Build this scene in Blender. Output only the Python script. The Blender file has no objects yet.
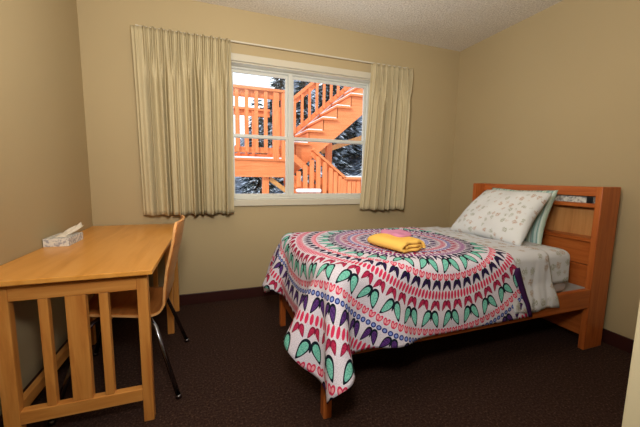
import bpy, bmesh, math, random
import numpy as np
from mathutils import Vector, Matrix
random.seed(7)
PI = math.pi
S = bpy.context.scene
C = S.collection

# ------------------------------------------------------------------ camera
cam = bpy.data.cameras.new('camera'); co = bpy.data.objects.new('camera', cam); C.objects.link(co)
YAW, PITCH, ROLL, FPX = 0.343, 0.118, -0.015, 305.5
fw = Vector((math.sin(YAW)*math.cos(PITCH), math.cos(YAW)*math.cos(PITCH), -math.sin(PITCH)))
rt = Vector((math.cos(YAW), -math.sin(YAW), 0)); dn = fw.cross(rt)
r2 = math.cos(ROLL)*rt + math.sin(ROLL)*dn
d2 = -math.sin(ROLL)*rt + math.cos(ROLL)*dn
M = Matrix((r2, -d2, -fw)).transposed().to_4x4(); M.translation = Vector((0.850, -2.730, 1.095))
co.matrix_world = M
cam.sensor_width = 36; cam.lens = 36*FPX/640; cam.clip_start = 0.02
S.camera = co

# ------------------------------------------------------------------ world, sun, lights, exposure
W = bpy.data.worlds.new('world'); S.world = W; W.use_nodes = True
bg = W.node_tree.nodes['Background']; bg.inputs[0].default_value = (0.80, 0.88, 1.0, 1); bg.inputs[1].default_value = 2.3
sun = bpy.data.lights.new('sun', 'SUN'); sun.energy = 3.0; sun.angle = math.radians(1.5); sun.color = (1.0, 0.93, 0.84)
so = bpy.data.objects.new('sun', sun); C.objects.link(so)
so.rotation_euler = Vector((0.62, 0.52, -0.58)).to_track_quat('-Z', 'Y').to_euler()
def area(name, loc, target, size, power, col):
    l = bpy.data.lights.new(name, 'AREA'); l.shape = 'DISK'; l.size = size; l.energy = power; l.color = col
    o = bpy.data.objects.new(name, l); C.objects.link(o); o.location = loc
    o.rotation_euler = (Vector(target)-Vector(loc)).to_track_quat('-Z', 'Y').to_euler(); return o
area('flash_bounced_off_ceiling', (0.90, -2.30, 1.55), (1.25, -1.50, 2.44), 0.30, 46, (1.0, 0.94, 0.85))
area('camera_flash', (0.86, -2.60, 1.50), (1.5, -0.6, 0.9), 0.22, 17, (1.0, 0.95, 0.88))
S.view_settings.view_transform = 'Standard'; S.view_settings.look = 'None'
S.view_settings.gamma = 1; S.view_settings.use_curve_mapping = False; S.view_settings.exposure = 0.0

# ------------------------------------------------------------------ node helpers
class NT:
    def __init__(s, m): s.t = m.node_tree; s.n = s.t.nodes
    def link(s, a, b): s.t.links.new(a, b)
    def put(s, sock, v):
        if isinstance(v, (int, float)): sock.default_value = v
        elif isinstance(v, tuple): sock.default_value = v if len(v) == len(sock.default_value) else (*v, 1)
        else: s.link(v, sock)
    def m(s, op, a, b=None, c=None):
        n = s.n.new('ShaderNodeMath'); n.operation = op
        s.put(n.inputs[0], a)
        if b is not None: s.put(n.inputs[1], b)
        if c is not None: s.put(n.inputs[2], c)
        return n.outputs[0]
    def mix(s, f, a, b):
        n = s.n.new('ShaderNodeMix'); n.data_type = 'RGBA'
        s.put(n.inputs[0], f); s.put(n.inputs[6], a); s.put(n.inputs[7], b); return n.outputs[2]
    def coord(s, kind='Object', scale=(1, 1, 1), rot=(0, 0, 0)):
        t = s.n.new('ShaderNodeTexCoord'); mp = s.n.new('ShaderNodeMapping')
        mp.inputs[3].default_value = scale; mp.inputs[2].default_value = rot
        s.link(t.outputs[kind], mp.inputs[0]); return mp.outputs[0]
    def noise(s, vec, scale, detail=3, rough=.5, dist=0):
        n = s.n.new('ShaderNodeTexNoise'); s.link(vec, n.inputs['Vector'])
        n.inputs['Scale'].default_value = scale; n.inputs['Detail'].default_value = detail
        n.inputs['Roughness'].default_value = rough; n.inputs['Distortion'].default_value = dist
        return n.outputs[0]
    def ramp(s, f, stops):
        n = s.n.new('ShaderNodeValToRGB'); s.put(n.inputs[0], f); e = n.color_ramp.elements
        while len(e) < len(stops): e.new(0.5)
        for q, (p, c) in zip(e, stops): q.position = p; q.color = (*c, 1)
        return n.outputs[0]
    def bump(s, h, strength, dist):
        n = s.n.new('ShaderNodeBump'); s.put(n.inputs['Height'], h)
        n.inputs['Strength'].default_value = strength; n.inputs['Distance'].default_value = dist
        return n.outputs[0]

def lin(r, g, b):
    f = lambda c: (c/255/12.92) if c/255 <= .04045 else ((c/255+.055)/1.055)**2.4
    return (f(r), f(g), f(b))

def mat(name, col=(.5, .5, .5), rough=.6, metal=0, spec=.4):
    m = bpy.data.materials.new(name); m.use_nodes = True
    p = m.node_tree.nodes['Principled BSDF']
    p.inputs['Base Color'].default_value = (*col, 1); p.inputs['Roughness'].default_value = rough
    p.inputs['Metallic'].default_value = metal; p.inputs['Specular IOR Level'].default_value = spec
    return m, NT(m), p

def wood(name, dark, mid, light, axis='X', rough=.4, knots=True):
    m, t, p = mat(name, mid, rough)
    sc = {'X': (1.2, 14, 14), 'Y': (14, 1.2, 14), 'Z': (14, 14, 1.2)}[axis]
    v = t.coord('Object', sc)
    a = t.noise(v, 2.2, 5, .6, .8); col = t.ramp(a, [(.25, dark), (.5, mid), (.78, light)])
    fine = t.noise(t.coord('Object', tuple(x*4 for x in sc)), 3, 2, .6)
    col = t.mix(t.m('MULTIPLY', fine, .22), col, dark)
    if knots:
        vo = t.n.new('ShaderNodeTexVoronoi'); t.link(t.coord('Object', {'X': (.5, 1, 1), 'Y': (1, .5, 1), 'Z': (1, 1, .5)}[axis]), vo.inputs['Vector'])
        vo.inputs['Scale'].default_value = 5.5
        k = t.ramp(vo.outputs['Distance'], [(.03, (1, 1, 1)), (.085, (0, 0, 0))])
        col = t.mix(t.m('MULTIPLY', k, .75), col, tuple(c*.55 for c in dark))
    t.link(col, p.inputs['Base Color'])
    t.link(t.bump(fine, .08, .002), p.inputs['Normal'])
    return m

def wall_mat(name, col):
    m, t, p = mat(name, col, .75, spec=.25)
    v = t.coord('Object'); n = t.noise(v, 1.3, 2)
    t.link(t.mix(n, tuple(c*.95 for c in col), tuple(min(1, c*1.05) for c in col)), p.inputs['Base Color'])
    t.link(t.bump(t.noise(v, 160, 2), .12, .001), p.inputs['Normal'])
    return m

WALL = wall_mat('wall_paint', lin(174, 156, 120))
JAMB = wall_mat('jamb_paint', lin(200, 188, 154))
m, t, p = mat('ceiling_popcorn', lin(196, 186, 168), .9, spec=.1)
v = t.coord('Object'); n = t.noise(v, 75, 3, .7)
t.link(t.ramp(n, [(.3, lin(196, 188, 176)), (.65, lin(236, 230, 218))]), p.inputs['Base Color'])
t.link(t.bump(n, .9, .008), p.inputs['Normal']); CEIL = m
m, t, p = mat('carpet', (0.03, 0.018, 0.014), .95, spec=.1)
v = t.coord('Object'); n = t.noise(v, 95, 3, .75); n2 = t.noise(v, 320, 2, .7)
c1 = t.ramp(n, [(.30, lin(38, 25, 21)), (.55, lin(70, 50, 42)), (.72, lin(116, 86, 72))])
t.link(t.mix(t.m('MULTIPLY', n2, .5), c1, lin(34, 22, 19)), p.inputs['Base Color'])
t.link(t.bump(t.m('ADD', n, n2), .8, .006), p.inputs['Normal']); CARPET = m
m, t, p = mat('baseboard_brown', lin(52, 20, 16), .45); BASE = m
WHITE = mat('window_white', lin(194, 187, 168), .45)[0]
VINYL = mat('vinyl_white', lin(202, 202, 194), .4)[0]
CHROME = mat('chrome', (.22, .22, .24), .22, 1)[0]
BLACKRUB = mat('rubber', (.02, .02, .02), .6)[0]
DARKM = mat('dark_metal', (.03, .03, .035), .35, .6)[0]
DESKW = {a: wood('honey_oak_'+a, lin(178, 108, 48), lin(206, 140, 68), lin(222, 162, 88), a, .36) for a in 'XYZ'}
m, t, p = mat('desk_veneer', lin(210, 150, 76), .30, spec=.5)
v = t.coord('Object', (9, .9, 9)); a = t.noise(v, 1.8, 5, .6, .6)
t.link(t.ramp(a, [(.25, lin(206, 138, 54)), (.5, lin(222, 156, 72)), (.8, lin(232, 172, 92))]), p.inputs['Base Color'])
DESKTOP = m
BEDW = {a: wood('red_pine_'+a, lin(150, 72, 30), lin(180, 96, 42), lin(196, 116, 58), a, .34) for a in 'XYZ'}
PANELW = wood('pale_plywood', lin(176, 120, 66), lin(198, 142, 84), lin(206, 154, 98), 'Z', .5, False)
CHAIRW = wood('chair_plywood', lin(158, 92, 42), lin(188, 118, 58), lin(204, 138, 74), 'Y', .3, False)
CHAIREDGE = wood('chair_ply_edge', lin(188, 128, 72), lin(214, 158, 98), lin(226, 176, 118), 'X', .4, False)
MATTR = mat('mattress_ticking', lin(186, 182, 184), .8)[0]
PLATF = mat('platform_grey', lin(170, 176, 180), .7)[0]

def floral(name, base, m1, m2, scale=26):
    m, t, p = mat(name, base, .85, spec=.15)
    v = t.coord('UV')
    n = t.noise(v, 40, 2); vv = t.n.new('ShaderNodeVectorMath'); vv.operation = 'MULTIPLY_ADD'
    nn = t.n.new('ShaderNodeTexNoise'); t.link(v, nn.inputs['Vector']); nn.inputs['Scale'].default_value = 45
    t.link(nn.outputs['Color'], vv.inputs[0]); vv.inputs[1].default_value = (.035, .035, 0); t.link(v, vv.inputs[2])
    vo = t.n.new('ShaderNodeTexVoronoi'); t.link(vv.outputs[0], vo.inputs['Vector']); vo.inputs['Scale'].default_value = scale
    vo.inputs['Randomness'].default_value = .55
    f = t.ramp(vo.outputs['Distance'], [(.30, (1, 1, 1)), (.42, (0, 0, 0))])
    hole = t.ramp(t.noise(v, 150, 2), [(.42, (0, 0, 0)), (.52, (1, 1, 1))])
    f = t.m('MULTIPLY', t.m('MULTIPLY', f, hole), .8)
    sel = t.n.new('ShaderNodeSeparateColor'); t.link(vo.outputs['Color'], sel.inputs[0])
    c = t.mix(t.m('GREATER_THAN', sel.outputs[0], .55), m1, m2)
    t.link(t.mix(f, base, c), p.inputs['Base Color'])
    t.link(t.bump(t.noise(v, 9, 3), .35, .012), p.inputs['Normal'])
    return m
SHEETP = floral('sheet_sprigs', lin(205, 208, 214), lin(164, 134, 104), lin(146, 148, 124), 16)
PILLOWP = floral('pillow_sprigs', lin(208, 211, 212), lin(170, 132, 104), lin(146, 150, 130), 22)
LILAC = mat('sheet_fold', lin(188, 186, 200), .85, spec=.15)[0]
m, t, p = mat('green_stripes', (.5, .6, .6), .85, spec=.15)
v = t.coord('UV'); sx = t.n.new('ShaderNodeSeparateXYZ'); t.link(v, sx.inputs[0])
w = t.m('FRACT', t.m('MULTIPLY', sx.outputs[0], 14)); w2 = t.m('FRACT', t.m('MULTIPLY', sx.outputs[0], 42))
c = t.ramp(w, [(0, lin(84, 142, 136)), (.18, lin(186, 204, 200)), (.34, lin(70, 128, 126)), (.5, lin(206, 218, 212)), (.62, lin(140, 176, 150)), (.8, lin(200, 212, 206)), (.9, lin(70, 120, 122))])
c = t.mix(t.m('MULTIPLY', t.m('GREATER_THAN', w2, .7), .35), c, lin(225, 230, 225))
t.link(c, p.inputs['Base Color']); STRIPE = m
m, t, p = mat('curtain_fabric', lin(205, 190, 155), .9, spec=.1)
v = t.coord('UV', (28, .8, 1)); n = t.noise(v, 1.5, 2, .5)
t.link(t.ramp(n, [(.25, lin(172, 159, 127)), (.75, lin(194, 181, 147))]), p.inputs['Base Color'])
CURT = m
m, t, p = mat('yellow_terry', lin(244, 196, 100), .95, spec=.05)
t.link(t.bump(t.noise(t.coord('Object'), 220, 2), .7, .004), p.inputs['Normal']); YEL = m
m, t, p = mat('pink_terry', lin(206, 138, 170), .95, spec=.05)
t.link(t.bump(t.noise(t.coord('Object'), 220, 2), .7, .004), p.inputs['Normal']); PINK = m
PURPLE = mat('comforter_reverse', lin(58, 30, 74), .9, spec=.1)[0]
m, t, p = mat('tissue_box_print', lin(205, 205, 205), .6)
n = t.noise(t.coord('Object'), 60, 3, .6)
t.link(t.ramp(n, [(.42, lin(165, 165, 172)), (.5, lin(215, 214, 210)), (.62, lin(225, 222, 214))]), p.inputs['Base Color']); TBOX = m
TISSUE = mat('tissue_paper', lin(226, 216, 200), .9)[0]
m, t, p = mat('shelf_item_print', lin(205, 205, 205), .6)
n = t.noise(t.coord('Object'), 45, 3, .6)
t.link(t.ramp(n, [(.40, lin(120, 122, 125)), (.5, lin(190, 190, 184)), (.6, lin(214, 214, 206))]), p.inputs['Base Color']); SBOX = m
m = bpy.data.materials.new('window_glass'); m.use_nodes = True; nt = m.node_tree; nt.nodes.clear()
o_ = nt.nodes.new('ShaderNodeOutputMaterial'); mx = nt.nodes.new('ShaderNodeMixShader'); tr = nt.nodes.new('ShaderNodeBsdfTransparent')
gl = nt.nodes.new('ShaderNodeBsdfGlossy'); gl.inputs['Roughness'].default_value = .02; mx.inputs[0].default_value = .03
tr.inputs[0].default_value = (.94, .96, .95, 1)
nt.links.new(tr.outputs[0], mx.inputs[1]); nt.links.new(gl.outputs[0], mx.inputs[2]); nt.links.new(mx.outputs[0], o_.inputs[0]); GLASS = m
# outside
CEDAR = {a: wood('orange_cedar_'+a, lin(200, 104, 54), lin(222, 128, 76), lin(232, 146, 94), a, .6, False) for a in 'XYZ'}
m, t, p = mat('snow', (.82, .86, .93), .8); SNOW = m
m, t, p = mat('forest_floor', (.1, .12, .14), .9)
n = t.noise(t.coord('Object', (1, 1, 1.6)), 1.6, 7, .75)
t.link(t.ramp(n, [(.44, (.018, .024, .034)), (.55, (.10, .12, .17)), (.64, (.62, .68, .8))]), p.inputs['Base Color']); HILL = m
m, t, p = mat('fir_needles', (.02, .035, .03), .9)
n = t.noise(t.coord('Object', (1, 1, 2.2)), 2.6, 7, .72)
g = t.n.new('ShaderNodeNewGeometry'); sg = t.n.new('ShaderNodeSeparateXYZ'); t.link(g.outputs['Normal'], sg.inputs[0])
f = t.m('MULTIPLY', t.m('GREATER_THAN', t.m('ADD', t.m('MULTIPLY', t.m('ABSOLUTE', sg.outputs[2]), .25), t.m('MULTIPLY', n, 1.6)), 1.03), .9)
t.link(t.mix(f, (.022, .034, .036), (.66, .72, .82)), p.inputs['Base Color']); FIR = m
BARK = mat('bark', (.05, .035, .03), .9)[0]

# ------------------------------------------------------------------ mesh helpers
def box(bm, x0, x1, y0, y1, z0, z1, bev=0.0, mi=0, seg=2):
    vs = [bm.verts.new((x, y, z)) for x in (x0, x1) for y in (y0, y1) for z in (z0, z1)]
    F = [(0, 1, 3, 2), (4, 6, 7, 5), (0, 4, 5, 1), (2, 3, 7, 6), (0, 2, 6, 4), (1, 5, 7, 3)]
    fs = [bm.faces.new([vs[i] for i in f]) for f in F]
    for f in fs: f.material_index = mi
    if bev > 0:
        es = list({e for f in fs for e in f.edges})
        bmesh.ops.bevel(bm, geom=es, offset=bev, segments=seg, profile=.5, affect='EDGES', clamp_overlap=True)
    return vs
def beam(bm, a, b, w, h, up=(0, 0, 1), bev=0.003):
    """rectangular beam from a to b, w across, h along 'up'"""
    a = Vector(a); b = Vector(b); d = (b-a); L = d.length; d.normalize()
    s = d.cross(Vector(up)).normalized(); u = s.cross(d).normalized()
    before = set(bm.verts)
    box(bm, -w/2, w/2, 0, L, -h/2, h/2, bev, seg=1)
    mt = Matrix((s, d, u)).transposed().to_4x4(); mt.translation = a
    bmesh.ops.transform(bm, matrix=mt, verts=[v for v in bm.verts if v not in before])
def tube(bm, pts, r, n=10, r1=None):
    pts = [Vector(q) for q in pts]; rings = []
    prev = None
    for i, q in enumerate(pts):
        d = (pts[min(i+1, len(pts)-1)]-pts[max(i-1, 0)]).normalized()
        if prev is None: s = d.cross(Vector((0, 0, 1)) if abs(d.z) < .9 else Vector((1, 0, 0))).normalized()
        else: s = (prev - d*prev.dot(d)).normalized()
        prev = s; u = d.cross(s)
        rr = r if r1 is None else r+(r1-r)*i/(len(pts)-1)
        rings.append([bm.verts.new(q + s*math.cos(2*PI*k/n)*rr + u*math.sin(2*PI*k/n)*rr) for k in range(n)])
    for a, b in zip(rings, rings[1:]):
        for k in range(n): bm.faces.new((a[k], a[(k+1) % n], b[(k+1) % n], b[k]))
    bm.faces.new(rings[0][::-1]); bm.faces.new(rings[-1])
def grid(bm, P, uvs=None, closed_u=False):
    """P[i][j] points; returns faces"""
    ni, nj = len(P), len(P[0]); V = [[bm.verts.new(P[i][j]) for j in range(nj)] for i in range(ni)]
    uvl = bm.loops.layers.uv.verify() if uvs is not None else None
    for i in range(ni-1 if not closed_u else ni):
        for j in range(nj-1):
            q = [(i, j), ((i+1) % ni, j), ((i+1) % ni, j+1), (i, j+1)]
            f = bm.faces.new([V[a][b] for a, b in q]); f.smooth = True
            if uvl:
                for l, (a, b) in zip(f.loops, q): l[uvl].uv = uvs[a][b]
    return V
def obj(name, bm, mats, parent=None, smooth=False, origin=None):
    me = bpy.data.meshes.new(name)
    bmesh.ops.recalc_face_normals(bm, faces=bm.faces)
    if smooth:
        for f in bm.faces: f.smooth = True
    bm.to_mesh(me); bm.free()
    for m_ in (mats if isinstance(mats, (list, tuple)) else [mats]): me.materials.append(m_)
    o = bpy.data.objects.new(name, me); C.objects.link(o)
    if parent is not None:
        o.parent = parent
        o.matrix_parent_inverse = Matrix.Translation(-parent.location) if parent.type == 'EMPTY' else Matrix.Identity(4)
    return o
def tag(o, label, cat, group=None, kind=None):
    if label: o['label'] = label
    if cat: o['category'] = cat
    if group: o['group'] = group
    if kind: o['kind'] = kind
    return o
def thing(name, label, cat, loc=(0, 0, 0), group=None, kind=None):
    o = bpy.data.objects.new(name, None); C.objects.link(o); o.location = loc; o.empty_display_size = .1
    return tag(o, label, cat, group, kind)
def struct(name, bm, m_, label=None, cat=None):
    return tag(obj(name, bm, m_), label, cat, kind='structure')
def part(name, boxes, m_, parent, bev=.003):
    bm = bmesh.new()
    for b in boxes: box(bm, *b, bev)
    return obj(name, bm, m_, parent)

# ------------------------------------------------------------------ room
RW, H = 3.373, 2.44
YF = -2.44          # room face of the front wall
bm = bmesh.new(); box(bm, -.12, RW+.12, YF-.12-1.9, .14, -.12, 0); struct('floor', bm, CARPET, 'dark brown speckled carpet across the bedroom floor', 'floor')
bm = bmesh.new(); box(bm, -.12, RW+.12, YF-.12-1.9, .14, H, H+.12); struct('ceiling', bm, CEIL, 'pale textured popcorn ceiling', 'ceiling')
bm = bmesh.new(); box(bm, -.12, 0, YF-.12-1.9, .14, 0, H); struct('wall_left', bm, WALL, 'tan painted wall beside the desk', 'wall')
bm = bmesh.new(); box(bm, RW, RW+.12, YF-.12-1.9, .14, 0, H); struct('wall_right', bm, WALL, 'tan painted wall behind the headboard', 'wall')
WX0, WX1, WZ0, WZ1 = 1.00, 2.36, 0.89, 2.035
bm = bmesh.new()
box(bm, 0, WX0, 0, .14, 0, H); box(bm, WX1, RW, 0, .14, 0, H)
box(bm, WX0, WX1, 0, .14, 0, WZ0-.02); box(bm, WX0, WX1, 0, .14, WZ1, H)
struct('wall_back', bm, WALL, 'tan painted wall holding the window', 'wall')
JX = 1.536
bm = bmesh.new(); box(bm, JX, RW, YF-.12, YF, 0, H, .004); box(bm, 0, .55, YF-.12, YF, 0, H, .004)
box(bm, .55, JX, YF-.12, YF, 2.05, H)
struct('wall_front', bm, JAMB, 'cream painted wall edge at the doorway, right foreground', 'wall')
bm = bmesh.new(); box(bm, -.12, RW+.12, YF-2.02, YF-1.9, 0, H); struct('wall_hall_blocker', bm, WALL, 'unseen tan hallway wall behind the doorway, added to keep outside light out', 'wall')  # unseen, added to stop outside light entering through the doorway
for nm, b in (('baseboard_back', (0, RW, -.014, 0, 0, .093)), ('baseboard_left', (0, .014, YF, -.014, 0, .093)),
              ('baseboard_right', (RW-.014, RW, YF, -.014, 0, .093)), ('baseboard_front', (JX+.02, RW-.014, YF, YF+.014, 0, .093))):
    bm = bmesh.new(); box(bm, *b, .003); struct(nm, bm, BASE, 'dark brown vinyl baseboard, %s wall' % nm.split('_')[1], 'baseboard')

# window
win = thing('window_1', 'white framed double-hung window pair looking onto orange stairs', 'window', (WX0, 0, WZ0), kind='structure')
bm = bmesh.new()      # drywall-side casing
box(bm, WX0-.0, WX1+.0, -.018, 0, WZ1, WZ1+.055, .003)
box(bm, WX0-.055, WX0, -.018, 0, WZ0-.02, WZ1+.055, .003); box(bm, WX1, WX1+.055, -.018, 0, WZ0-.02, WZ1+.055, .003)
obj('casing', bm, WHITE, win)
part('sill', [(WX0-.055, WX1+.055, -.028, .0, .838, .892), (WX0, WX1, 0, .14, WZ0-.02, WZ0)], WHITE, win)
part('head_liner', [(WX0, WX1, 0, .11, WZ1-.012, WZ1)], WHITE, win)
part('side_liner', [(WX0, WX0+.012, 0, .14, WZ0, WZ1-.012), (WX1-.012, WX1, 0, .14, WZ0, WZ1-.012)], WHITE, win)
FY0, FY1 = .085, .135
MX0, MX1 = 1.533, 1.567
part('outer_frame', [(WX0+.012, WX1-.012, FY0, FY1, WZ0, WZ0+.022), (WX0+.012, WX1-.012, FY0, FY1, WZ1-.028, WZ1-.012),
                     (WX0+.012, WX0+.03, FY0, FY1, WZ0+.022, WZ1-.028), (WX1-.03, WX1-.012, FY0, FY1, WZ0+.022, WZ1-.028)], VINYL, win)
part('mullion', [(MX0, MX1, FY0-.01, FY1, WZ0+.022, WZ1-.028)], VINYL, win)
for (a, b) in ((WX0+.03, MX0), (MX1, WX1-.03)):
    for (z0, z1, y0) in ((WZ0+.022, 1.462, FY0), (1.432, WZ1-.028, FY0+.0225)):
        s = part('sash', [(a, b, y0, y0+.022, z0, z0+.026), (a, b, y0, y0+.022, z1-.026, z1), (a, a+.022, y0, y0+.022, z0+.026, z1-.026), (b-.022, b, y0, y0+.022, z0+.026, z1-.026)], VINYL, win, .002)
        bm = bmesh.new(); box(bm, a+.020, b-.020, y0+.009, y0+.013, z0+.024, z1-.024)
        obj('pane', bm, GLASS, s)

# ------------------------------------------------------------------ desk
desk = thing('desk', 'honey-coloured wooden desk with slatted end against the left wall', 'desk', (.32, -.68, 0))
DX0, DX1, DY0, DY1, DZ = .002, .612, -1.345, -.016, .705
bm = bmesh.new(); box(bm, DX0, DX1, DY0, DY1, DZ-.020, DZ, .003); obj('desktop', bm, DESKTOP, desk)
def frame(y0, y1, slats):
    part('leg', [(.065, .118, y0, y1, 0, .668)], DESKW['Z'], desk)
    part('leg', [(.543, .584, y0, y1, 0, .668)], DESKW['Z'], desk)
    part('top_rail', [(.118, .543, y0+.001, y1-.002, .611, .668)], DESKW['X'], desk)
    if slats:
        part('bottom_rail', [(.118, .543, y0+.001, y1-.002, .102, .158)], DESKW['X'], desk)
        for (a, b) in ((.205, .237), (.291, .361), (.405, .438)):
            part('slat', [(a, b, y0+.003, y1-.005, .158, .611)], DESKW['Z'], desk)
frame(-1.302, -1.265, True)
frame(-.50, -.465, False)
frame(-.125, -.09, True)
for a, b in ((-1.265, -.5), (-.465, -.125)):
    part('side_rail', [(.070, .098, a, b, .108, .160)], DESKW['Y'], desk); part('apron', [(.070, .092, a, b, .58, .668)], DESKW['Y'], desk)
for a, b in ((-1.30, -1.25), (-.50, -.46), (-.125, -.08)): part('batten', [(.05, .58, a, b, .668, .685)], DESKW['X'], desk)

# ------------------------------------------------------------------ chair (faces the desk, back toward the room)
chair = thing('chair', 'bentwood plywood chair with chrome legs tucked under the desk', 'chair', (.43, -.91, 0))
prof = [(.225, .425), (.245, .440), (.30, .441), (.40, .425), (.50, .408), (.55, .403), (.585, .412), (.606, .440), (.616, .486), (.626, .535), (.640, .585), (.655, .65), (.672, .72), (.685, .78), (.694, .84), (.698, .862)]
def smooth_path(P, n):
    P = np.array(P); k = np.linspace(0, len(P)-1, n); out = []
    for q in k:
        i = min(int(q), len(P)-2); f = q-i
        p0, p1, p2, p3 = P[max(i-1, 0)], P[i], P[i+1], P[min(i+2, len(P)-1)]
        out.append(.5*((2*p1)+(-p0+p2)*f+(2*p0-5*p1+4*p2-p3)*f*f+(-p0+3*p1-3*p2+p3)*f**3))
    return np.array(out)
pp = smooth_path(prof, 56)
Ls = np.concatenate([[0], np.cumsum(np.linalg.norm(np.diff(pp, axis=0), axis=1))]); Ls /= Ls[-1]
def shell_pts(off):
    R = []
    for i, (x, z) in enumerate(pp):
        a = pp[max(i-1, 0)]; b = pp[min(i+1, len(pp)-1)]; tx, tz = (b-a)/np.linalg.norm(b-a); nx, nz = -tz, tx
        s = Ls[i]
        hw = .205
        if s > .52: hw = .205 - .012*math.sin((s-.52)/.48*PI)
        e = 0
        if s > .93: hw -= .05*((s-.93)/.07)**2.2
        if s < .07: hw -= .035*((.07-s)/.07)**2
        row = []
        for k in range(17):
            q = -1+2*k/16; dish = .012*(q*q) if s < .5 else .022*(q*q)*min(1, (s-.5)/.2)
            if s < .5: row.append((x+nx*off, -.91+q*hw, z+nz*off+dish*min(1, s/.1)))
            else: row.append((x+nx*off-dish, -.91+q*hw, z+nz*off))
        R.append(row)
    return R
def shell(i0, i1, name):
    A = shell_pts(0)[i0:i1]; B = shell_pts(-.011)[i0:i1]
    bm = bmesh.new(); va = grid(bm, A); vb = grid(bm, B)
    n, k = len(A), 17
    edge = []
    for j in range(k-1):
        edge.append(bm.faces.new((va[0][j], va[0][j+1], vb[0][j+1], vb[0][j]))); edge.append(bm.faces.new((va[n-1][j], va[n-1][j+1], vb[n-1][j+1], vb[n-1][j])))
    for i in range(n-1):
        edge.append(bm.faces.new((va[i][0], va[i+1][0], vb[i+1][0], vb[i][0]))); edge.append(bm.faces.new((va[i][k-1], va[i+1][k-1], vb[i+1][k-1], vb[i][k-1])))
    for f in edge: f.material_index = 1
    return obj(name, bm, [CHAIRW, CHAIREDGE], chair)
cut = int(np.searchsorted(Ls, .50))
shell(0, cut+1, 'seat'); shell(cut, len(pp), 'backrest')
for s in (-1, 1):
    yy = -.91+s*.10; yf = -.91+s*.275
    bm = bmesh.new(); tube(bm, [(.50, yy, .385), (.54, yy+s*.05, .375), (.575, -.91+s*.20, .345), (.612, -.91+s*.23, .22), (.672, yf, .012)], .011); obj('leg', bm, CHROME, chair, True)
    bm = bmesh.new(); tube(bm, [(.34, yy, .40), (.30, yy+s*.05, .385), (.27, -.91+s*.20, .35), (.235, -.91+s*.23, .22), (.165, yf, .012)], .011); obj('leg', bm, CHROME, chair, True)
    for (x, y) in ((.673, yf), (.164, yf)):
        bm = bmesh.new(); tube(bm, [(x, y, 0), (x, y, .012), (x, y, .018)], .015, r1=.012); obj('foot_glide', bm, CHROME, chair, True)
bm = bmesh.new()
for s in (-1, 1): tube(bm, [(.33, -.91+s*.10, .402), (.42, -.91+s*.10, .392), (.51, -.91+s*.10, .383)], .011)
tube(bm, [(.36, -1.02, .396), (.36, -.8, .396)], .009); tube(bm, [(.49, -1.02, .382), (.49, -.8, .382)], .009)
obj('under_frame', bm, DARKM, chair, True)

# tissue box
tb = thing('tissue_box', 'patterned white tissue box on the desk beside the left wall', 'tissue box', (.065, -.65, DZ))
bm = bmesh.new(); box(bm, .006, .120, -.752, -.555, DZ, DZ+.044, .002); obj('carton', bm, TBOX, tb)
bm = bmesh.new()
P = []
for i in range(9):
    u = i/8; row = []
    for j in range(9):
        v_ = j/8
        x = .052+.048*v_*(.6+.4*u)+.030*u; y = -.68+.14*u+.02*math.sin(v_*5); z = DZ+.044+.052*u*(1-.35*abs(v_-.4))+.006*math.sin(v_*9+u*4)
        row.append((x, y, z))
    P.append(row)
grid(bm, P); o = obj('tissue', bm, TISSUE, tb); md = o.modifiers.new('s', 'SOLIDIFY'); md.thickness = .002
bm = bmesh.new()
grid(bm, [[(.04+.05*j/6+.004*math.sin(i*2.1), -.71+.13*i/6, DZ+.044+.016*math.sin(PI*j/6)*math.sin(PI*i/6+.2)) for j in range(7)] for i in range(7)])
o = obj('folded_tissue', bm, TISSUE, tb); md = o.modifiers.new('s', 'SOLIDIFY'); md.thickness = .003

# ------------------------------------------------------------------ curtains and rod
def curtain(x0t, x1t, x0b, x1b, zt, zb, seed, label, npl, flat):
    rnd = random.Random(seed); root = None
    n, mz = 300, 40
    amp = [rnd.uniform(.75, 1.0) for _ in range(60)]; ph = [rnd.uniform(-.25, .25) for _ in range(60)]
    def f(s, z):        # z: 0 top .. 1 bottom
        q = s*npl; i = int(q); a = amp[i]
        top = (.25+.75*abs(math.sin(PI*q*1.5)))*(.5+.5*math.cos(2*PI*q*3))
        low = .5+.5*math.sin(2*PI*(q+.35*math.sin(q*1.9+seed)))*a
        low2 = .35*math.sin(2*PI*q*2.1+seed+z*.5)
        w = min(1, max(0, (z-.06)/.22))
        val = top*(1-w)+(low+low2*.5)*w
        if s < flat: val *= (s/flat)**1.5*.6+.12
        return val
    P, U = [], []
    wid = (x1t-x0t)*1.9
    for i in range(n):
        s = i/(n-1); row = []; ru = []
        for j in range(mz):
            z = j/(mz-1)
            x = (x0t+(x1t-x0t)*s)*(1-z)+(x0b+(x1b-x0b)*s)*z
            dep = .04+.04*min(1, z*5)
            y = -.072 - dep*f(s, z)
            row.append((x+.006*math.sin(s*npl*2*PI+1.3)*min(1, z*3), y, zt+(zb-zt)*z + .004*math.sin(s*40)*z)); ru.append((s*wid, z*1.4))
        P.append(row); U.append(ru)
    bm = bmesh.new(); grid(bm, P, U)
    o = obj('curtain', bm, CURT); md = o.modifiers.new('s', 'SOLIDIFY'); md.thickness = .0025
    tag(o, label, 'curtain', 'beige pleated curtains'); return o
curtain(.335, 1.025, .352, 1.020, 2.160, .785, 3, 'beige pleated curtain left of the window, wider of the two', 8, .14)
curtain(2.285, 2.712, 2.195, 2.690, 2.152, .790, 8, 'beige pleated curtain right of the window, narrower of the two', 5, .05)
rod = thing('curtain_rod', 'thin white traverse rod above the window', 'curtain rod', (1.5, -.05, 2.17))
bm = bmesh.new(); box(bm, .36, 2.70, -.062, -.050, 2.158, 2.170, .002); obj('rail', bm, WHITE, rod)
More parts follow.
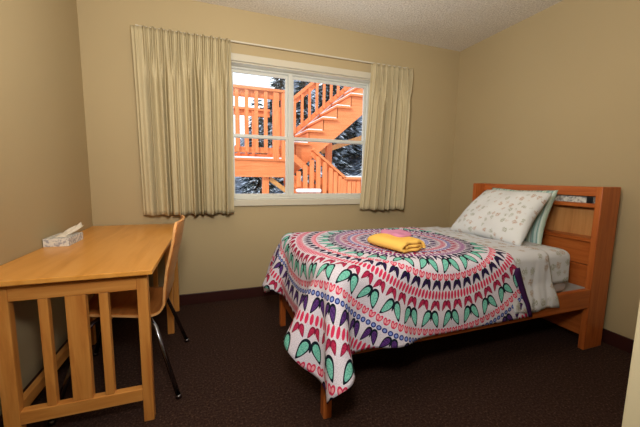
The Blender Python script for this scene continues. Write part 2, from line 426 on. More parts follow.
for x in (.37, 2.69):
    bm = bmesh.new(); box(bm, x-.01, x+.01, -.048, -.0, 2.150, 2.180, .002); obj('bracket', bm, WHITE, rod)

# ------------------------------------------------------------------ bed
bed = thing('bed', 'reddish pine single bed with bookcase headboard against the right wall', 'bed', (2.3, -1.05, 0))
BY0, BY1 = -1.545, -.555
# headboard
part('side_panel', [(3.11, 3.292, BY0, BY0+.036, 0, 1.062)], BEDW['Z'], bed, .005)
part('side_panel', [(3.11, 3.292, BY1-.036, BY1, 0, 1.062)], BEDW['Z'], bed, .005)
iy0, iy1 = BY0+.036, BY1-.036
part('top_board', [(3.205, 3.225, iy0, iy1, .998, 1.060), (3.225, 3.288, iy0, iy1, 1.040, 1.060)], BEDW['Y'], bed)
part('shelf', [(3.190, 3.285, iy0, iy1, .924, .950)], BEDW['Y'], bed)
part('shelf', [(3.165, 3.285, iy0, iy1, .700, .724)], BEDW['Y'], bed)
part('back_panel', [(3.285, 3.291, iy0, iy1, .10, 1.040)], PANELW, bed, .001)
part('front_board', [(3.185, 3.207, iy0, iy1, .545, .700)], BEDW['Y'], bed)
part('front_board', [(3.185, 3.207, iy0, iy1, .375, .541)], BEDW['Y'], bed)
part('lower_board', [(3.150, 3.175, iy0, iy1, .075, .30)], BEDW['Y'], bed)
# side rails, foot
part('side_rail', [(1.345, 3.11, BY0, BY0+.03, .287, .412)], BEDW['X'], bed, .005)
part('side_rail', [(1.345, 3.11, BY1-.03, BY1, .287, .412)], BEDW['X'], bed, .005)
part('foot_post', [(1.305, 1.345, BY0, BY0+.045, 0, .43)], BEDW['Z'], bed, .004)
part('foot_post', [(1.305, 1.345, BY1-.075, BY1-.03, 0, .43)], BEDW['Z'], bed, .004)
part('foot_board', [(1.312, 1.337, BY0+.045, BY1-.075, .20, .412)], BEDW['Y'], bed)
part('platform', [(1.345, 3.165, BY0+.032, BY1-.032, .372, .398)], PLATF, bed, .002)
part('center_leg', [(2.25, 2.29, -1.07, -1.03, 0, .372)], BEDW['Z'], bed)

# mattress: rounded block
def rounded_block(name, x0, x1, y0, y1, z0, z1, r, m_, seg=5):
    bm = bmesh.new(); box(bm, x0, x1, y0, y1, z0, z1, r, seg=seg); return obj(name, bm, m_, smooth=True)
mt_ = rounded_block('mattress', 1.337, 2.933, -1.518, -.580, .400, .669, .035, MATTR)
tag(mt_, 'pale single mattress showing below the sheet at the head end', 'mattress')

# fitted sheet: shell over mattress, open underneath
def fitted():
    bm = bmesh.new(); uvl = bm.loops.layers.uv.verify()
    x0, x1, y0, y1, zt = 1.331, 2.939, -1.524, -.574, .673
    r = .04; rows = []
    # rings from the top centre outward/down: parametrise by inset k
    import itertools
    def ring(ins, z, rc):
        pts = []
        X0, X1, Y0, Y1 = x0+ins, x1-ins, y0+ins, y1-ins
        rc = max(rc, .004)
        for cx, cy, a0 in ((X1-rc, Y0+rc, -90), (X1-rc, Y1-rc, 0), (X0+rc, Y1-rc, 90), (X0+rc, Y0+rc, 180)):
            for k in range(7):
                a = math.radians(a0+15*k); pts.append((cx+rc*math.cos(a), cy+rc*math.sin(a), z))
        # densify long sides
        out = []
        for i in range(len(pts)):
            a, b = Vector(pts[i]), Vector(pts[(i+1) % len(pts)]); n_ = 24 if i % 7 == 6 else 1
            for q in range(n_): out.append(a.lerp(b, q/n_))
        return out
    specs = [(.40, zt+.004, .01), (.25, zt+.003, .02), (.12, zt+.002, .03), (r, zt, .03)]
    for k in range(1, 6):
        a = PI/2*k/5; specs.append((r-r*math.sin(a), zt-r+r*math.cos(a), .045))
    for z in (.62, .58, .54, .50, .468): specs.append((-.001, z, .045))
    V = []; D = []
    for k, (ins, z, rc) in enumerate(specs):
        row = ring(ins, z, rc); vv = []
        for i, q in enumerate(row):
            w = max(0, (.66-q.z)/.2)
            ang = i/len(row)*2*PI
            wob = .004*math.sin(i*1.7)*w + .003*math.sin(i*.6+2)*w
            q2 = Vector((q.x, q.y - wob*(1 if q.y < -1 else -1), q.z+(.010*math.sin(i*.9+1)*w if k == len(specs)-1 else 0)))
            vv.append(bm.verts.new(q2))
        V.append(vv)
    bm.faces.new(V[0])
    for a, b in zip(V, V[1:]):
        n_ = len(a)
        for i in range(n_): bm.faces.new((a[i], a[(i+1) % n_], b[(i+1) % n_], b[i]))
    for f in bm.faces:
        f.smooth = True
        nrm = f.normal
        for l in f.loops:
            c_ = l.vert.co; l[uvl].uv = (c_.x+ (0 if abs(c_.x) else 0), (c_.y - (.70-c_.z if c_.y < -1.2 else 0)) + (c_.x*0))
            if c_.x > 2.92: l[uvl].uv = (c_.x+(.7-c_.z), c_.y)
    o = obj('fitted_sheet', bm, SHEETP); md = o.modifiers.new('s', 'SOLIDIFY'); md.thickness = .002; md.offset = 1
    return tag(o, 'off-white sprig print fitted sheet around the mattress by the headboard', 'sheet')
fitted()

def drape(name, xa, xb, ytop, lift, zn, zf, m_, amp, seed, nx=36, slant=(0, 0)):
    """cloth laid over the bed: cross profile in y, extruded along x; slant shifts x with drop on the near side"""
    prof = []
    yn, yf_ = -1.533-lift, -.565+lift; zt = .678+lift; r = .045
    L = 0
    pts = [(yn-.028*(zn < .45), zn)]
    for k in range(1, 16): 
        z = zn+(zt-r-zn)*k/15; yy = yn-.028*max(0, min(1, (.50-z)/.10)); pts.append((yy, z))
    for k in range(1, 7):
        a = PI/2*k/6; pts.append((yn+r-r*math.cos(a), zt-r+r*math.sin(a)))
    for k in range(1, 20): pts.append((yn+r+(yf_-yn-2*r)*k/20, zt+.004*math.sin(k*1.1+seed)))
    for k in range(0, 7):
        a = PI/2*k/6; pts.append((yf_-r+r*math.sin(a), zt-r+r*math.cos(a)))
    for k in range(1, 6): pts.append((yf_, zt-r+(zf-zt+r)*k/5))
    s = [0]
    for a, b in zip(pts, pts[1:]): s.append(s[-1]+math.hypot(b[0]-a[0], b[1]-a[1]))
    P, U = [], []
    for i in range(nx):
        q = i/(nx-1); row, ru = [], []
        for k, (y, z) in enumerate(pts):
            d = max(0, (zt-r-z)/(zt-r-zn)) if y < -1 else 0
            a_ = xa+slant[0]*d; b_ = xb+slant[1]*d
            x = a_+(b_-a_)*q
            w = amp*(.25+.75*d)
            row.append((x, y - w*abs(math.sin(x*31+seed+1.2*d))-w*.5*abs(math.sin(x*57+d)), z + (w*.35*math.sin(x*23+seed+y*9) if d == 0 else 0) + (.008*math.sin(x*26+seed) if k == 0 else 0)))
            ru.append((x, s[k]+.13*seed))
        P.append(row); U.append(ru)
    bm = bmesh.new(); grid(bm, P, U); return obj(name, bm, m_)
fs = drape('flat_sheet', 2.34, 2.70, 0, .004, .352, .52, SHEETP, .006, 1, slant=(.08, .085))
md = fs.modifiers.new('s', 'SOLIDIFY'); md.thickness = .003; md.offset = 1
tag(fs, 'off-white sprig print flat sheet hanging over the bed side beside the comforter', 'sheet')

# ------------------------------------------------------------------ comforter : draped by a small cloth relaxation
CX, CY = 1.98, -1.06
CRN = .05
def comforter():
    dx = .026
    U0, U1, V0, V1 = .97-CX, 2.44-CX, -1.54-.345-CY, -.56+.31-CY
    nu = int((U1-U0)/dx)+1; nv = int((V1-V0)/dx)+1
    u = np.linspace(U0, U1, nu); v = np.linspace(V0, V1, nv)
    Ug, Vg = np.meshgrid(u, v, indexing='ij')
    # slanted head edge
    hd = np.clip((Ug-.25)/(U1-.25), 0, 1)
    sl = np.interp(Vg, [V0, -.50, -.40, .1, V1], [.105, -.02, -.04, -.01, 0])
    Ug = Ug+hd*sl
    cw = np.clip((-Ug-.78)/.25, 0, 1)*np.clip((-Vg-.60)/.25, 0, 1); Ug = Ug+CRN*cw; Vg = Vg+CRN*cw
    X = CX+Ug; Y = CY+Vg
    bx0, by0, by1, top = 1.315, -1.545, -.562, .690
    P = np.zeros((nu, nv, 3))
    ox = np.clip(bx0-X, 0, None); oy = np.clip(by0-Y, 0, None)+np.clip(Y-by1, 0, None); sgn = np.where(Y < -1, -1, 1)
    P[..., 0] = np.where(ox > 0, bx0-.45*ox, X); P[..., 1] = np.where(oy > 0, np.where(sgn < 0, by0, by1)+sgn*.45*oy, Y)
    P[..., 2] = top+.004 - np.sqrt(ox**2+oy**2)*.86
    rng = np.random.RandomState(9)
    P += rng.normal(0, .0012, P.shape)
    pin = (X > 1.50) & (Y > -1.44) & (Y < -.66)
    zpin = top + .004*np.sin(X*17+Y*9)*np.sin(Y*21)+.0045
    P[..., 2] = np.where(pin, zpin, P[..., 2])
    P[..., 0] = np.where(pin, X, P[..., 0]); P[..., 1] = np.where(pin, Y, P[..., 1])
    P0 = P.copy()
    wgt = np.where(pin, 0., 1.)[..., None]
    UV = np.stack([Ug, Vg], -1)
    cons = []
    def add(di, dj, k):
        for par in (0, 1):
            I, J = np.meshgrid(np.arange(nu), np.arange(nv), indexing='ij')
            a = (I+di < nu) & (J+dj >= 0) & (J+dj < nv)
            sel = ((I//max(di, 1)) % 2 == par) if di else ((J//max(dj, 1)) % 2 == par)
            a &= sel
            i, j = I[a], J[a]
            A = i*nv+j; B = (i+di)*nv+j+dj
            L = np.linalg.norm(UV.reshape(-1, 2)[A]-UV.reshape(-1, 2)[B], axis=1)
            cons.append((A, B, L, k))
    add(1, 0, 1.); add(0, 1, 1.); add(1, 1, .35); add(1, -1, .35); add(2, 0, .30); add(0, 2, .30); add(4, 0, .12); add(0, 4, .12)
    Q = P.reshape(-1, 3); Wt = wgt.reshape(-1); vel = np.zeros_like(Q); dt = .009; g = np.array([.8, 0, -9.8])
    def collide(Q, Qo):
        for (x0, x1, y0, y1, zt, r) in ((1.325, 9, -1.530, -.568, .678, .05), (1.292, 9, -1.552, -.548, .415, .006)):
            e = .018
            cx0, cy0, cy1, cz = x0+r, y0+r, y1-r, zt-r
            n = np.stack([np.minimum(Q[:, 0]-cx0, 0), np.where(Q[:, 1] < cy0, Q[:, 1]-cy0, np.where(Q[:, 1] > cy1, Q[:, 1]-cy1, 0)), np.maximum(Q[:, 2]-cz, 0)], 1)
            d = np.linalg.norm(n, axis=1); R = r+e
            out = (d > 1e-6) & (d < R)
            Q[out] += (n[out]/d[out, None])*(R-d[out, None])
            deep = d <= 1e-6
            if deep.any():
                q = Q[deep]; dd = np.stack([q[:, 0]-x0+e, q[:, 1]-y0+e, y1+e-q[:, 1], zt+e-q[:, 2]], 1)
                k = dd.argmin(1)
                q[:, 0] -= np.where(k == 0, dd[:, 0], 0); q[:, 1] += np.where(k == 1, -dd[:, 1], np.where(k == 2, dd[:, 2], 0)); q[:, 2] += np.where(k == 3, dd[:, 3], 0)
                Q[deep] = q; out = out | deep
            fr = out & (Q[:, 2] > .64)
            Q[fr, :2] = Qo[fr, :2]*.6+Q[fr, :2]*.4
        Q[:, 2] = np.maximum(Q[:, 2], .01)
        return Q
    for step in range(240):
        Qo = Q.copy()
        vel = vel*.965+g*dt*Wt[:, None]
        Q = Q+vel*dt*Wt[:, None]
        for it in range(12):
            for (A, B, L, k) in cons:
                d = Q[B]-Q[A]; l = np.linalg.norm(d, axis=1)+1e-9
                wa, wb = Wt[A], Wt[B]; s = wa+wb; s[s == 0] = 1
                c = (k*(l-L)/l/s)[:, None]*d
                Q[A] += c*wa[:, None]; Q[B] -= c*wb[:, None]
            if it % 4 == 3: Q = collide(Q, Qo)
        vel = (Q-Qo)/dt*Wt[:, None]
        sp = np.linalg.norm(vel, axis=1, keepdims=True); vel *= np.minimum(1, 2.0/(sp+1e-9))
    P = Q.reshape(nu, nv, 3)
    e1 = np.linalg.norm(np.diff(P, axis=0), axis=2)/np.linalg.norm(np.diff(UV, axis=0), axis=2); e2 = np.linalg.norm(np.diff(P, axis=1), axis=2)/np.linalg.norm(np.diff(UV, axis=1), axis=2)
    print('STRAIN', e1.mean(), e1.max(), e2.mean(), e2.max(), 'side z', P[nu//2, 0], 'corner', P[0, 0])
    global CLOTH; CLOTH = (P, Ug, Vg)
    bm = bmesh.new(); grid(bm, P.tolist(), [[(float(Ug[i, j]), float(Vg[i, j])) for j in range(nv)] for i in range(nu)])
    return bm

# comforter print: rings of butterflies, hearts, bars and dots around one centre (all in cloth coordinates)
def mandala():
    m, t, p = mat('comforter_print', (1, 1, 1), .85, spec=.15)
    v = t.coord('UV'); sx = t.n.new('ShaderNodeSeparateXYZ'); t.link(v, sx.inputs[0])
    u, w = sx.outputs[0], sx.outputs[1]
    rad = t.m('SQRT', t.m('ADD', t.m('MULTIPLY', u, u), t.m('MULTIPLY', w, w)))
    ang = t.m('DIVIDE', t.m('ARCTAN2', w, u), 2*PI)
    white = lin(228, 222, 236)
    sp = t.noise(v, 260, 2, .6)
    col = t.mix(t.ramp(sp, [(.40, (0, 0, 0)), (.62, (1, 1, 1))]), white, lin(196, 192, 206))
    TEX = t.ramp(t.noise(v, 150, 2, .6), [(.40, (0, 0, 0)), (.60, (1, 1, 1))])
    TEAL, NAVY, RED, ROSE, PUR, BLUE = lin(104, 188, 174), lin(18, 22, 44), lin(210, 52, 92), lin(190, 44, 90), lin(66, 26, 104), lin(40, 60, 160)
    TEAL = t.mix(TEX, lin(92, 176, 160), lin(136, 210, 196)); NAVY = lin(16, 26, 40)
    PW = t.mix(TEX, lin(60, 28, 92), lin(96, 58, 130)); RW_ = t.mix(TEX, lin(196, 50, 88), lin(150, 34, 72))
    def cell(r0, N, off=0.0):
        f = t.m('SUBTRACT', t.m('FRACT', t.m('ADD', t.m('MULTIPLY', ang, N), 50.5+off)), .5)
        return t.m('ABSOLUTE', t.m('MULTIPLY', f, 2*PI*r0/N)), t.m('SUBTRACT', rad, r0)
    def ell(s, q, cs, cq, a, b, rot=0.0):
        ds = t.m('SUBTRACT', s, cs); dq = t.m('SUBTRACT', q, cq)
        if rot:
            c_, s_ = math.cos(rot), math.sin(rot)
            x = t.m('ADD', t.m('MULTIPLY', ds, c_), t.m('MULTIPLY', dq, s_)); y = t.m('SUBTRACT', t.m('MULTIPLY', dq, c_), t.m('MULTIPLY', ds, s_))
        else: x, y = ds, dq
        x = t.m('DIVIDE', x, a); y = t.m('DIVIDE', y, b)
        return t.m('ADD', t.m('MULTIPLY', x, x), t.m('MULTIPLY', y, y)), y
    def put(d, lim, c):
        nonlocal col
        col = t.mix(t.m('LESS_THAN', d, lim), col, c)
    def butterfly(r0, N, h, fill, line, off=0.0, ol=1.45):
        wc = 2*PI*r0/N; s, q = cell(r0, N, off)
        # wing: teardrop, round top near the axis, tapering to an outward tip
        d, y = ell(s, q, wc*.225, 0, wc*.125, h*1.12, -math.atan(.115*wc/h))
        taper = t.m('SUBTRACT', 1.0, t.m('MULTIPLY', y, .46))     # narrower toward the outer tip
        d2, y2 = d, y
        x2 = t.m('SUBTRACT', d2, t.m('MULTIPLY', y2, y2))         # (x/a)^2
        dd = t.m('ADD', t.m('DIVIDE', x2, t.m('MULTIPLY', taper, taper)), t.m('MULTIPLY', y2, y2))
        put(dd, ol, line); put(dd, .78, fill)
        b, _ = ell(s, q, 0, -h*.15, wc*.035, h*.45)
        put(b, 1, line)
    def simple(r0, N, a, b, c, inner=None, off=0.0):
        s, q = cell(r0, N, off); d, _ = ell(s, q, 0, 0, a, b); put(d, 1, c)
        if inner: put(d, .28, inner)
    def heart(r0, N, h, c, inner, off=0.0):
        wc = 2*PI*r0/N; s, q = cell(r0, N, off)
        d, _ = ell(s, q, wc*.17, -h*.15, wc*.23, h*.95, .30)
        put(d, 1, c); put(d, .30, inner)
    # middle
    simple(.035, 6, .016, .030, ROSE, lin(230, 150, 170)); simple(.095, 16, .012, .022, PUR, white)
    heart(.145, 24, .022, RED, white); simple(.185, 44, .010, .014, BLUE, lin(160, 170, 224))
    butterfly(.232, 26, .024, PW, NAVY); simple(.278, 90, .0068, .018, ROSE)
    simple(.312, 84, .0095, .012, lin(50, 40, 140), lin(150, 150, 220)); butterfly(.348, 44, .020, RW_, lin(120, 24, 80))
    simple(.388, 112, .0080, .019, lin(130, 44, 130)); butterfly(.430, 60, .019, lin(40, 20, 80), NAVY)
    # outer rings
    butterfly(0.480, 24, .034, TEAL, NAVY); heart(0.545, 92, .019, RED, lin(232, 160, 172))
    butterfly(0.584, 58, .021, lin(40, 20, 70), NAVY); simple(0.632, 200, .0072, .022, RED)
    butterfly(0.684, 62, .021, RW_, lin(130, 24, 60))
    butterfly(0.751, 37, .035, TEAL, NAVY, .3); heart(0.818, 138, .019, RED, lin(232, 160, 172))
    simple(0.856, 190, .0125, .0125, lin(34, 50, 130), lin(130, 150, 215))
    butterfly(0.907, 56, .029, PW, NAVY, .1); simple(0.966, 240, .0085, .023, RED)
    butterfly(1.020, 80, .021, RW_, lin(130, 24, 60))
    butterfly(1.094, 44, .036, TEAL, NAVY, .2); heart(1.166, 146, .021, RED, lin(232, 160, 172))
    butterfly(1.226, 58, .030, PW, NAVY); simple(1.291, 300, .009, .022, RED)
    t.link(col, p.inputs['Base Color'])
    t.link(t.bump(t.noise(v, 11, 4, .6), .55, .014), p.inputs['Normal'])
    return m
cf = obj('comforter', comforter(), [mandala(), PURPLE, PURPLE])
md = cf.modifiers.new('sub', 'SUBSURF'); md.levels = 1; md.render_levels = 1
md = cf.modifiers.new('s', 'SOLIDIFY'); md.thickness = .007; md.offset = -1; md.material_offset = 1; md.material_offset_rim = 2
tag(cf, 'white comforter printed with rings of butterflies and hearts, draped over the bed', 'comforter')
# keep the printed side out
me = cf.data
if sum(f.normal.z*f.area for f in me.polygons) < 0: me.flip_normals()

P_, U_, V_ = CLOTH
bm = bmesh.new(); jj = [j for j in range(P_.shape[1]) if V_[0, j] < -.52]
rows = []
for c_ in range(4):
    row = []
    for j in jj:
        a = Vector(P_[-1, j]); b = Vector(P_[-3, j]); d = (b-a).normalized()
        wd = .050*min(1, (-.50-V_[0, j])/.06)*(1-.55*max(0, (-V_[0, j]-.58)/.26))
        row.append(a + d*(wd*c_/3-.004) + Vector((0, -.007-.004*math.sin(c_/3*PI), .003)))
    rows.append(row)
grid(bm, rows); fo = obj('folded_edge', bm, PURPLE, cf); md = fo.modifiers.new('s', 'SOLIDIFY'); md.thickness = .003; md.offset = 0; fo['label'] = 'dark purple reverse side turned out along the edge'
# ------------------------------------------------------------------ pillows
def pillow(name, w, h, th, m_, loc, up, right, label, seed=0, taper=0, shift=0):
    up = Vector(up).normalized(); right = Vector(right); right = (right-up*right.dot(up)).normalized(); nrm = right.cross(up).normalized()
    rnd = random.Random(seed); n = 34; bm = bmesh.new()
    def pt(a, b, side):
        # a,b in -1..1
        pin = 1-.07*(a*a)*(1-b*b)*0
        ex = (1-.06*(1-abs(b))*(abs(a)**6)); ey = (1-.09*(1-abs(a))*(abs(b)**6))
        t_ = ((1-abs(a)**2.6)*(1-abs(b)**2.6))
        t_ = max(t_, 0)**.42
        wr = .006*math.sin(a*7+seed)*math.sin(b*5+1)*t_ + .005*math.sin(a*15+b*9+seed)*t_*(abs(a*b))
        z = side*(th/2*t_+.002)+wr
        return Vector(loc)+right*(a*w/2*ex*(1-taper*(b+1)/2)+shift*(b+1)/2)+up*(b*h/2*ey)+nrm*(z-.015*(b*b))
    uvl = bm.loops.layers.uv.verify()
    vs = {}
    for side in (1, -1):
        P = [[pt(-1+2*i/n, -1+2*j/n, side) for j in range(n+1)] for i in range(n+1)]
        U = [[(i/n*w, j/n*h) for j in range(n+1)] for i in range(n+1)]
        grid(bm, P, U)
    bmesh.ops.remove_doubles(bm, verts=bm.verts, dist=.0045)
    o = obj(name, bm, m_, smooth=True); return tag(o, label, 'pillow')
pillow('pillow', .55, .42, .11, STRIPE, (2.990, -1.055, .840), (.34, 0, .94), (0, -1, 0), 'teal and white striped pillow leaning on the headboard behind the sprigged one', 5, .06, 0)
pillow('pillow', .62, .43, .14, PILLOWP, (2.80, -1.062, .853), (.60, 0, .80), (0, -1, 0), 'off-white sprig print pillow in front, propped against the striped pillow', 2, .20, .055)

# ------------------------------------------------------------------ towels
def strip_towel(name, path, th, length, origin, direction, m_, label):
    """flat spiral strip path (local a,z) extruded along direction"""
    d = Vector((direction[0], direction[1], 0)).normalized(); a_ = Vector((-d.y, d.x, 0))
    pts = smooth_path(path, 60); N = len(pts); outl = []
    nrm = []
    for i in range(N):
        t_ = pts[min(i+1, N-1)]-pts[max(i-1, 0)]; t_ = t_/np.linalg.norm(t_); nrm.append(np.array([-t_[1], t_[0]]))
    A = [pts[i]+nrm[i]*th/2 for i in range(N)]; B = [pts[i]-nrm[i]*th/2 for i in range(N)]
    loop = A+B[::-1]
    n = 18; P = []
    for k in range(n+1):
        q = k/n; sh = 1-.10*(abs(2*q-1)**6); row = []
        for x in loop:
            row.append(Vector(origin)+d*(length*(q-.5)+.006*math.sin(x[0]*60))+a_*(x[0]*sh*(1+.05*math.sin(q*5)))+Vector((0, 0, max(.001, x[1]*(sh+.04*math.sin(q*7+x[0]*20))))))
        P.append(row)
    bm = bmesh.new(); V = grid(bm, [list(r) for r in zip(*P)], closed_u=True)
    for k in (0, n):
        col_ = [V[i][k] for i in range(len(V))]
        for i in range(N-1):
            try: bm.faces.new((col_[i], col_[i+1], col_[2*N-2-i], col_[2*N-1-i]))
            except ValueError: pass
    o = obj(name, bm, m_, smooth=True); return tag(o, label, 'towel')
TZ = .703
strip_towel('towel', [(-.055, .030), (.0, .032), (.060, .031), (.082, .022), (.060, .011), (0, .010), (-.075, .010), (-.10, .030), (-.075, .051), (0, .053), (.075, .051), (.098, .034), (.104, .012)], .016,
            .27, (1.845, -1.245, TZ), (.20, -1.0), YEL, 'yellow terry towel folded thick, lying on the comforter centre')
bm = bmesh.new(); P = []
for i in range(25):
    row = []
    for j in range(25):
        a, b = -1+i/12, -1+j/12
        rr = math.hypot(a, b); k = 1/max(1, max(abs(a), abs(b))*1.0)
        x, y = a*math.sqrt(1-b*b/2), b*math.sqrt(1-a*a/2); r_ = math.hypot(x, y)
        z = .026*max(0, 1-r_**3)**.5*(.75+.35*math.sin(x*4+1)*math.cos(y*5))+.003
        th_ = math.atan2(y, x); s_ = 1+.10*math.sin(3*th_+1)+.06*math.sin(5*th_)
        row.append((1.905+.085*x*s_, -1.165+.105*y*s_, TZ+.057+z*.9))
    P.append(row)
grid(bm, P); Q_ = [[(q[0], q[1], TZ+.0575) for q in r] for r in P]; grid(bm, Q_); bmesh.ops.remove_doubles(bm, verts=bm.verts, dist=.003)
tag(obj('towel', bm, PINK, smooth=True), 'small crumpled pink towel on top of the yellow towel', 'towel')

# item on headboard shelf
si = thing('storage_box', 'long pale printed box on the top shelf of the headboard', 'box', (3.26, -1.2, .95))
bm = bmesh.new(); box(bm, 3.225, 3.30, -1.435, -1.10, .9505, .992, .002); obj('carton', bm, SBOX, si)
bm = bmesh.new(); box(bm, 3.2235, 3.2265, -1.436, -1.40, .9508, .9915, .0005); obj('end_flap', bm, DARKM, si)

# ------------------------------------------------------------------ outside
GZ = -1.2
def hs(x): return .22+.34*min(1, max(0, (x-2.5)/5))
bm = bmesh.new(); P = [[(-9+24*i/39, .25+6.2*j/19, GZ-.02+.10*math.sin(i*.7+j)*math.sin(j*.5)) for j in range(20)] for i in range(40)]
grid(bm, P); tag(obj('snow_bounce_ground', bm, SNOW), 'unseen snow-covered ground beneath the outdoor stairs, added to bounce light upward', 'ground', kind='structure')  # unseen snow sheet, added to bounce sunlight up under the window head
bm = bmesh.new(); P = []
for i in range(60):
    row = []
    for j in range(40):
        x = -14+36*i/59; y = 5.6+21*j/39
        z = GZ - .1 + (0 if y < 6 else (y-6)*hs(x)) + .25*math.sin(x*.9+y*.5)*min(1, y/6)
        row.append((x, y, z))
    P.append(row)
grid(bm, P); tag(obj('snowy_hill', bm, HILL), 'snow-patched dark hillside rising behind the stairs', 'hillside', kind='structure')
def lerp(a, b, f): return tuple(x+(y-x)*f for x, y in zip(a, b))
# upper deck at the left
YD = 2.2
deck = thing('deck', 'orange stained upper deck with railing left of the outdoor stairs', 'deck', (1.0, YD+.6, 1.08))
part('fascia', [(-1.2, 2.02, YD, YD+.04, 1.085, 1.345)], CEDAR['X'], deck)
part('deck_boards', [(-1.2, 2.02, YD-.02+.14*k, YD+.11+.14*k, 1.346, 1.376) for k in range(11)], CEDAR['X'], deck)
bm = bmesh.new(); box(bm, -1.2, 2.0, YD-.02, YD+.30, 1.3765, 1.40, .008); obj('snow_strip', bm, SNOW, deck)
part('support_post', [(1.64, 1.74, YD+.05, YD+.15, GZ-.2, 1.085)], CEDAR['Z'], deck)
part('support_post', [(-.9, -.8, YD+.05, YD+.15, GZ-.2, 1.085)], CEDAR['Z'], deck)
bm = bmesh.new(); beam(bm, (1.76, YD+.10, 1.06), (2.25, YD+.10, .70), .07, .07, (0, 1, 0)); obj('brace', bm, PANELW, deck)
for y, x0, x1 in ((YD+.01, -1.2, 2.02), (YD+1.5, -1.2, 2.02)):
    part('top_rail', [(x0, x1, y-.05, y+.09, 2.405, 2.445), (x0, x1, y, y+.04, 2.30, 2.405)], CEDAR['X'], deck)
    part('bottom_rail', [(x0, x1, y, y+.04, 1.46, 1.55)], CEDAR['X'], deck)
    bm = bmesh.new(); box(bm, x0, x1-.2, y-.05, y+.09, 2.446, 2.475, .01); obj('snow_cap', bm, SNOW, deck)
    k = 0
    while x0+.1+k*.145 < x1-.25:
        xx = x0+.1+k*.145; part('baluster', [(xx, xx+.055, y-.035, y-.001, 1.47, 2.40)], CEDAR['Z'], deck, .001); k += 1
for x in (1.80, 1.93): part('rail_post', [(x, x+.09, YD-.03, YD+.06, 1.345, 2.40)], CEDAR['Z'], deck)
# upper stair flight, rising to the right
st = thing('staircase', 'orange stained outdoor stairs rising to the right past the window', 'stairs', (2.6, 2.8, 1.2))
YS0, YS1 = 2.44, 3.40
sl = (2.62-1.52)/(3.28-2.22)      # rise per run
def zs(x): return 1.50+(x-2.30)*.86
def stringer(y0, y1):
    bm = bmesh.new(); xs = [4.3-.262*k for k in range(9)]
    for k in range(8):
        a, b = xs[k], xs[k+1]
        if k == 7: b = 2.24
        q = [(b, zs(b)-.28), (a, zs(a)-.28), (a, zs(a)), (b, zs(a))]
        A = [bm.verts.new((x, y0, z)) for x, z in q]; B = [bm.verts.new((x, y1, z)) for x, z in q]
        bm.faces.new(A); bm.faces.new(B[::-1])
        for m_, n_ in ((0, 1), (2, 3), (3, 0)): bm.faces.new((A[m_], A[n_], B[n_], B[m_]))
    q = [(2.035, zs(2.035)-.28), (2.24, zs(2.24)-.28), (2.24, zs(2.24)), (2.035, zs(2.24))]
    A = [bm.verts.new((x, y0, z)) for x, z in q]; B = [bm.verts.new((x, y1, z)) for x, z in q]
    bm.faces.new(A); bm.faces.new(B[::-1])
    for m_, n_ in ((0, 1), (2, 3), (3, 0)): bm.faces.new((A[m_], A[n_], B[n_], B[m_]))
    bmesh.ops.remove_doubles(bm, verts=bm.verts, dist=.0005)
    return obj('stringer', bm, CEDAR['X'], st)
stringer(YS0, YS0+.045)
bm = bmesh.new(); beam(bm, (2.06, YS1-.02, zs(2.06)+.02), (4.2, YS1-.02, zs(4.2)+.02), .045, .52, (0, 0, 1)); obj('stringer', bm, CEDAR['X'], st)
bm = bmesh.new(); beam(bm, (2.06, YS1-.045, zs(2.06)+.29), (4.2, YS1-.045, zs(4.2)+.29), .07, .03, (0, 0, 1)); obj('snow_strip', bm, SNOW, st)
xs = [4.3-.262*k for k in range(9)]
for k in range(8):
    a, b = xs[k], xs[k+1]; z = zs(a)
    o = part('tread', [(b-.03, a+.01, YS0-.05, YS1+.02, z+.001, z+.035)], CEDAR['Y'], st)
    part('riser', [(b-.004, b+.016, YS0+.0, YS1-.05, zs(b)+.036, z)], CEDAR['Y'], st)
    bm = bmesh.new(); box(bm, b-.02, a-.02, YS0-.03, YS1, z+.0355, z+.055, .008); obj('snow', bm, SNOW, o)
bm = bmesh.new(); beam(bm, (2.06, YS1-.1, zs(2.06)+.36), (4.2, YS1-.1, zs(4.2)+.36), .05, .09, (0, 0, 1)); obj('bottom_rail', bm, CEDAR['X'], st)
bm = bmesh.new(); beam(bm, (2.06, YS1-.1, zs(2.06)+1.02), (4.2, YS1-.1, zs(4.2)+1.02), .11, .06, (0, 0, 1)); beam(bm, (2.06, YS1-.1, zs(2.06)+.94), (4.2, YS1-.1, zs(4.2)+.94), .04, .09, (0, 0, 1)); obj('handrail', bm, CEDAR['X'], st)
for k in range(14):
    x = 2.10+.152*k; part('baluster', [(x, x+.05, YS1-.16, YS1-.125, zs(x)+.36, zs(x)+.98)], CEDAR['Z'], st, .001)
part('support_post', [(3.0, 3.11, 2.95, 3.05, GZ-.2, zs(3.05)-.03)], CEDAR['Z'], st)
part('landing_beam', [(2.03, 2.10, YS0-.05, YS0, .92, 1.20)], CEDAR['X'], st)
bm = bmesh.new(); beam(bm, (3.0, 3.25, 1.62), (4.4, 3.25, 2.12), .08, .10, (0, 0, 1)); obj('under_brace', bm, PANELW, st)
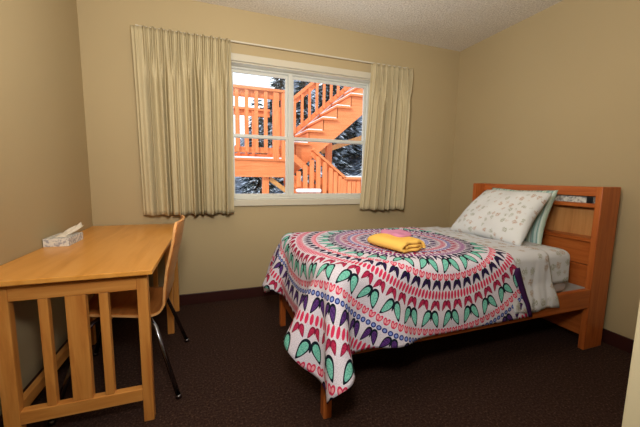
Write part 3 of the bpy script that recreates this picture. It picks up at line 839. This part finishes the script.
# lower flight railing, falling to the right, then level
lr = thing('lower_railing', 'orange stained lower stair railing falling right then running level', 'railing', (2.6, 2.3, .5))
YL = 2.26
a, b, c = (2.15, YL, 1.80), (3.06, YL, 1.09), (4.3, YL, 1.09)
pa = (2.0, YL, 1.90)
def zl(x): return b[2]+max(0, b[0]-x)*.80
bm = bmesh.new(); beam(bm, (2.47, YL, zl(2.47)), (3.08, YL, zl(3.08)), .13, .04); beam(bm, (2.47, YL+.01, zl(2.47)-.07), (3.06, YL+.01, zl(3.06)-.07), .04, .09); beam(bm, (3.05, YL, 1.085), (4.3, YL, 1.085), .13, .04); beam(bm, (3.05, YL+.01, 1.02), (4.3, YL+.01, 1.02), .04, .09); obj('handrail', bm, CEDAR['X'], lr)
bm = bmesh.new(); beam(bm, (2.05, YL+.01, zl(2.05)-.40), (3.06, YL+.01, zl(3.06)-.40), .04, .10); beam(bm, (2.05, YL+.01, zl(2.05)-.78), (3.06, YL+.01, zl(3.06)-.78), .04, .16); beam(bm, (3.05, YL+.01, .35), (4.3, YL+.01, .35), .04, .12); obj('bottom_rail', bm, CEDAR['X'], lr)
x = 2.08
while x < 4.2:
    part('baluster', [(x, x+.075, YL-.045, YL-.012, zl(x)-.85, min(zl(x)-.06, zs(x)-.22))], CEDAR['Z'], lr, .001); x += .115 if x < 2.75 else .088
part('rail_post', [(2.98, 3.07, YL-.05, YL+.04, GZ, 1.07)], CEDAR['Z'], lr)
bm = bmesh.new(); beam(bm, (3.12, YL, 1.118), (4.25, YL, 1.118), .11, .022); obj('snow_cap', bm, SNOW, lr)
bm = bmesh.new(); beam(bm, (2.5, YL-.0, zl(2.5)+.028), (2.98, YL-.0, zl(2.98)+.028), .05, .012); obj('snow_cap', bm, SNOW, lr)
part('stair_panel', [(2.05, 3.0, YL+.06, YL+.09, -.3, .98)], CEDAR['X'], lr)
bm = bmesh.new(); box(bm, 2.2, 2.62, YL-.10, YL+.05, .84, .90, .02); obj('snow_heap', bm, SNOW, lr)
# firs
def fir(x, y, h, seed, label):
    z0 = GZ + (0 if y < 6 else (y-6)*hs(x))-.3; rnd = random.Random(seed)
    t_ = thing('fir_tree', label, 'tree', (x, y, z0), 'snow-dusted firs behind the stairs')
    bm = bmesh.new(); tube(bm, [(x, y, z0), (x, y, z0+h*.5), (x, y, z0+h*.97)], .16, 8, .03); obj('trunk', bm, BARK, t_, True)
    bm = bmesh.new(); nb = 0; lev = int(h*6)
    for l in range(lev):
        f = l/lev; zz = z0+h*(.10+.89*f); R = (1-f)**.8*h*.17+.12; n = int(14+22*(1-f))
        for k in range(n):
            a_ = 2*PI*(k+rnd.random()*.8)/n; r_ = R*rnd.uniform(.65, 1.1); dz = -r_*rnd.uniform(.15, .45)
            c_, s_ = math.cos(a_), math.sin(a_)
            wdt = r_*rnd.uniform(.07, .13)
            p0 = Vector((x, y, zz)); p1 = p0+Vector((c_*r_*.55-s_*wdt, s_*r_*.55+c_*wdt, dz*.35)); p2 = p0+Vector((c_*r_*.55+s_*wdt, s_*r_*.55-c_*wdt, dz*.35)); p3 = p0+Vector((c_*r_, s_*r_, dz)); p4 = p0+Vector((c_*r_*.5, s_*r_*.5, dz*.35-.05))
            vv = [bm.verts.new(q) for q in (p0, p1, p3, p2, p4)]
            for f_ in ((0, 1, 2), (0, 2, 3), (0, 4, 1), (1, 4, 2), (2, 4, 3), (3, 4, 0)): bm.faces.new([vv[i] for i in f_])
    obj('foliage', bm, FIR, t_)
FIRL = ['snow-dusted fir seen between the upper deck balusters', 'dark fir glimpsed between the sloping stair balusters', 'nearest dark fir directly behind the stair support post',
        'dark fir with snow patches just right of the stair support post', 'nearest dark fir above the level run of the lower railing', 'dark fir at the right edge of the window view',
        'distant tall fir high behind the staircase balusters', 'distant tall fir high above the level lower railing', 'fir at the far left edge of the window view', 'low near fir below the deck, left of the deck support post']
for i, (x, y, h) in enumerate(((.3, 10.5, 4.2), (2.7, 10.2, 5.2), (3.9, 7.6, 6.4), (5.6, 9.6, 7.2), (6.6, 7.2, 6.0), (8.6, 9.2, 7.2), (4.2, 12.6, 7.5), (7.3, 12.2, 7.6), (-1.4, 8.2, 4.0), (1.0, 7.4, 3.0))):
    fir(x, y, h, i+3, FIRL[i])
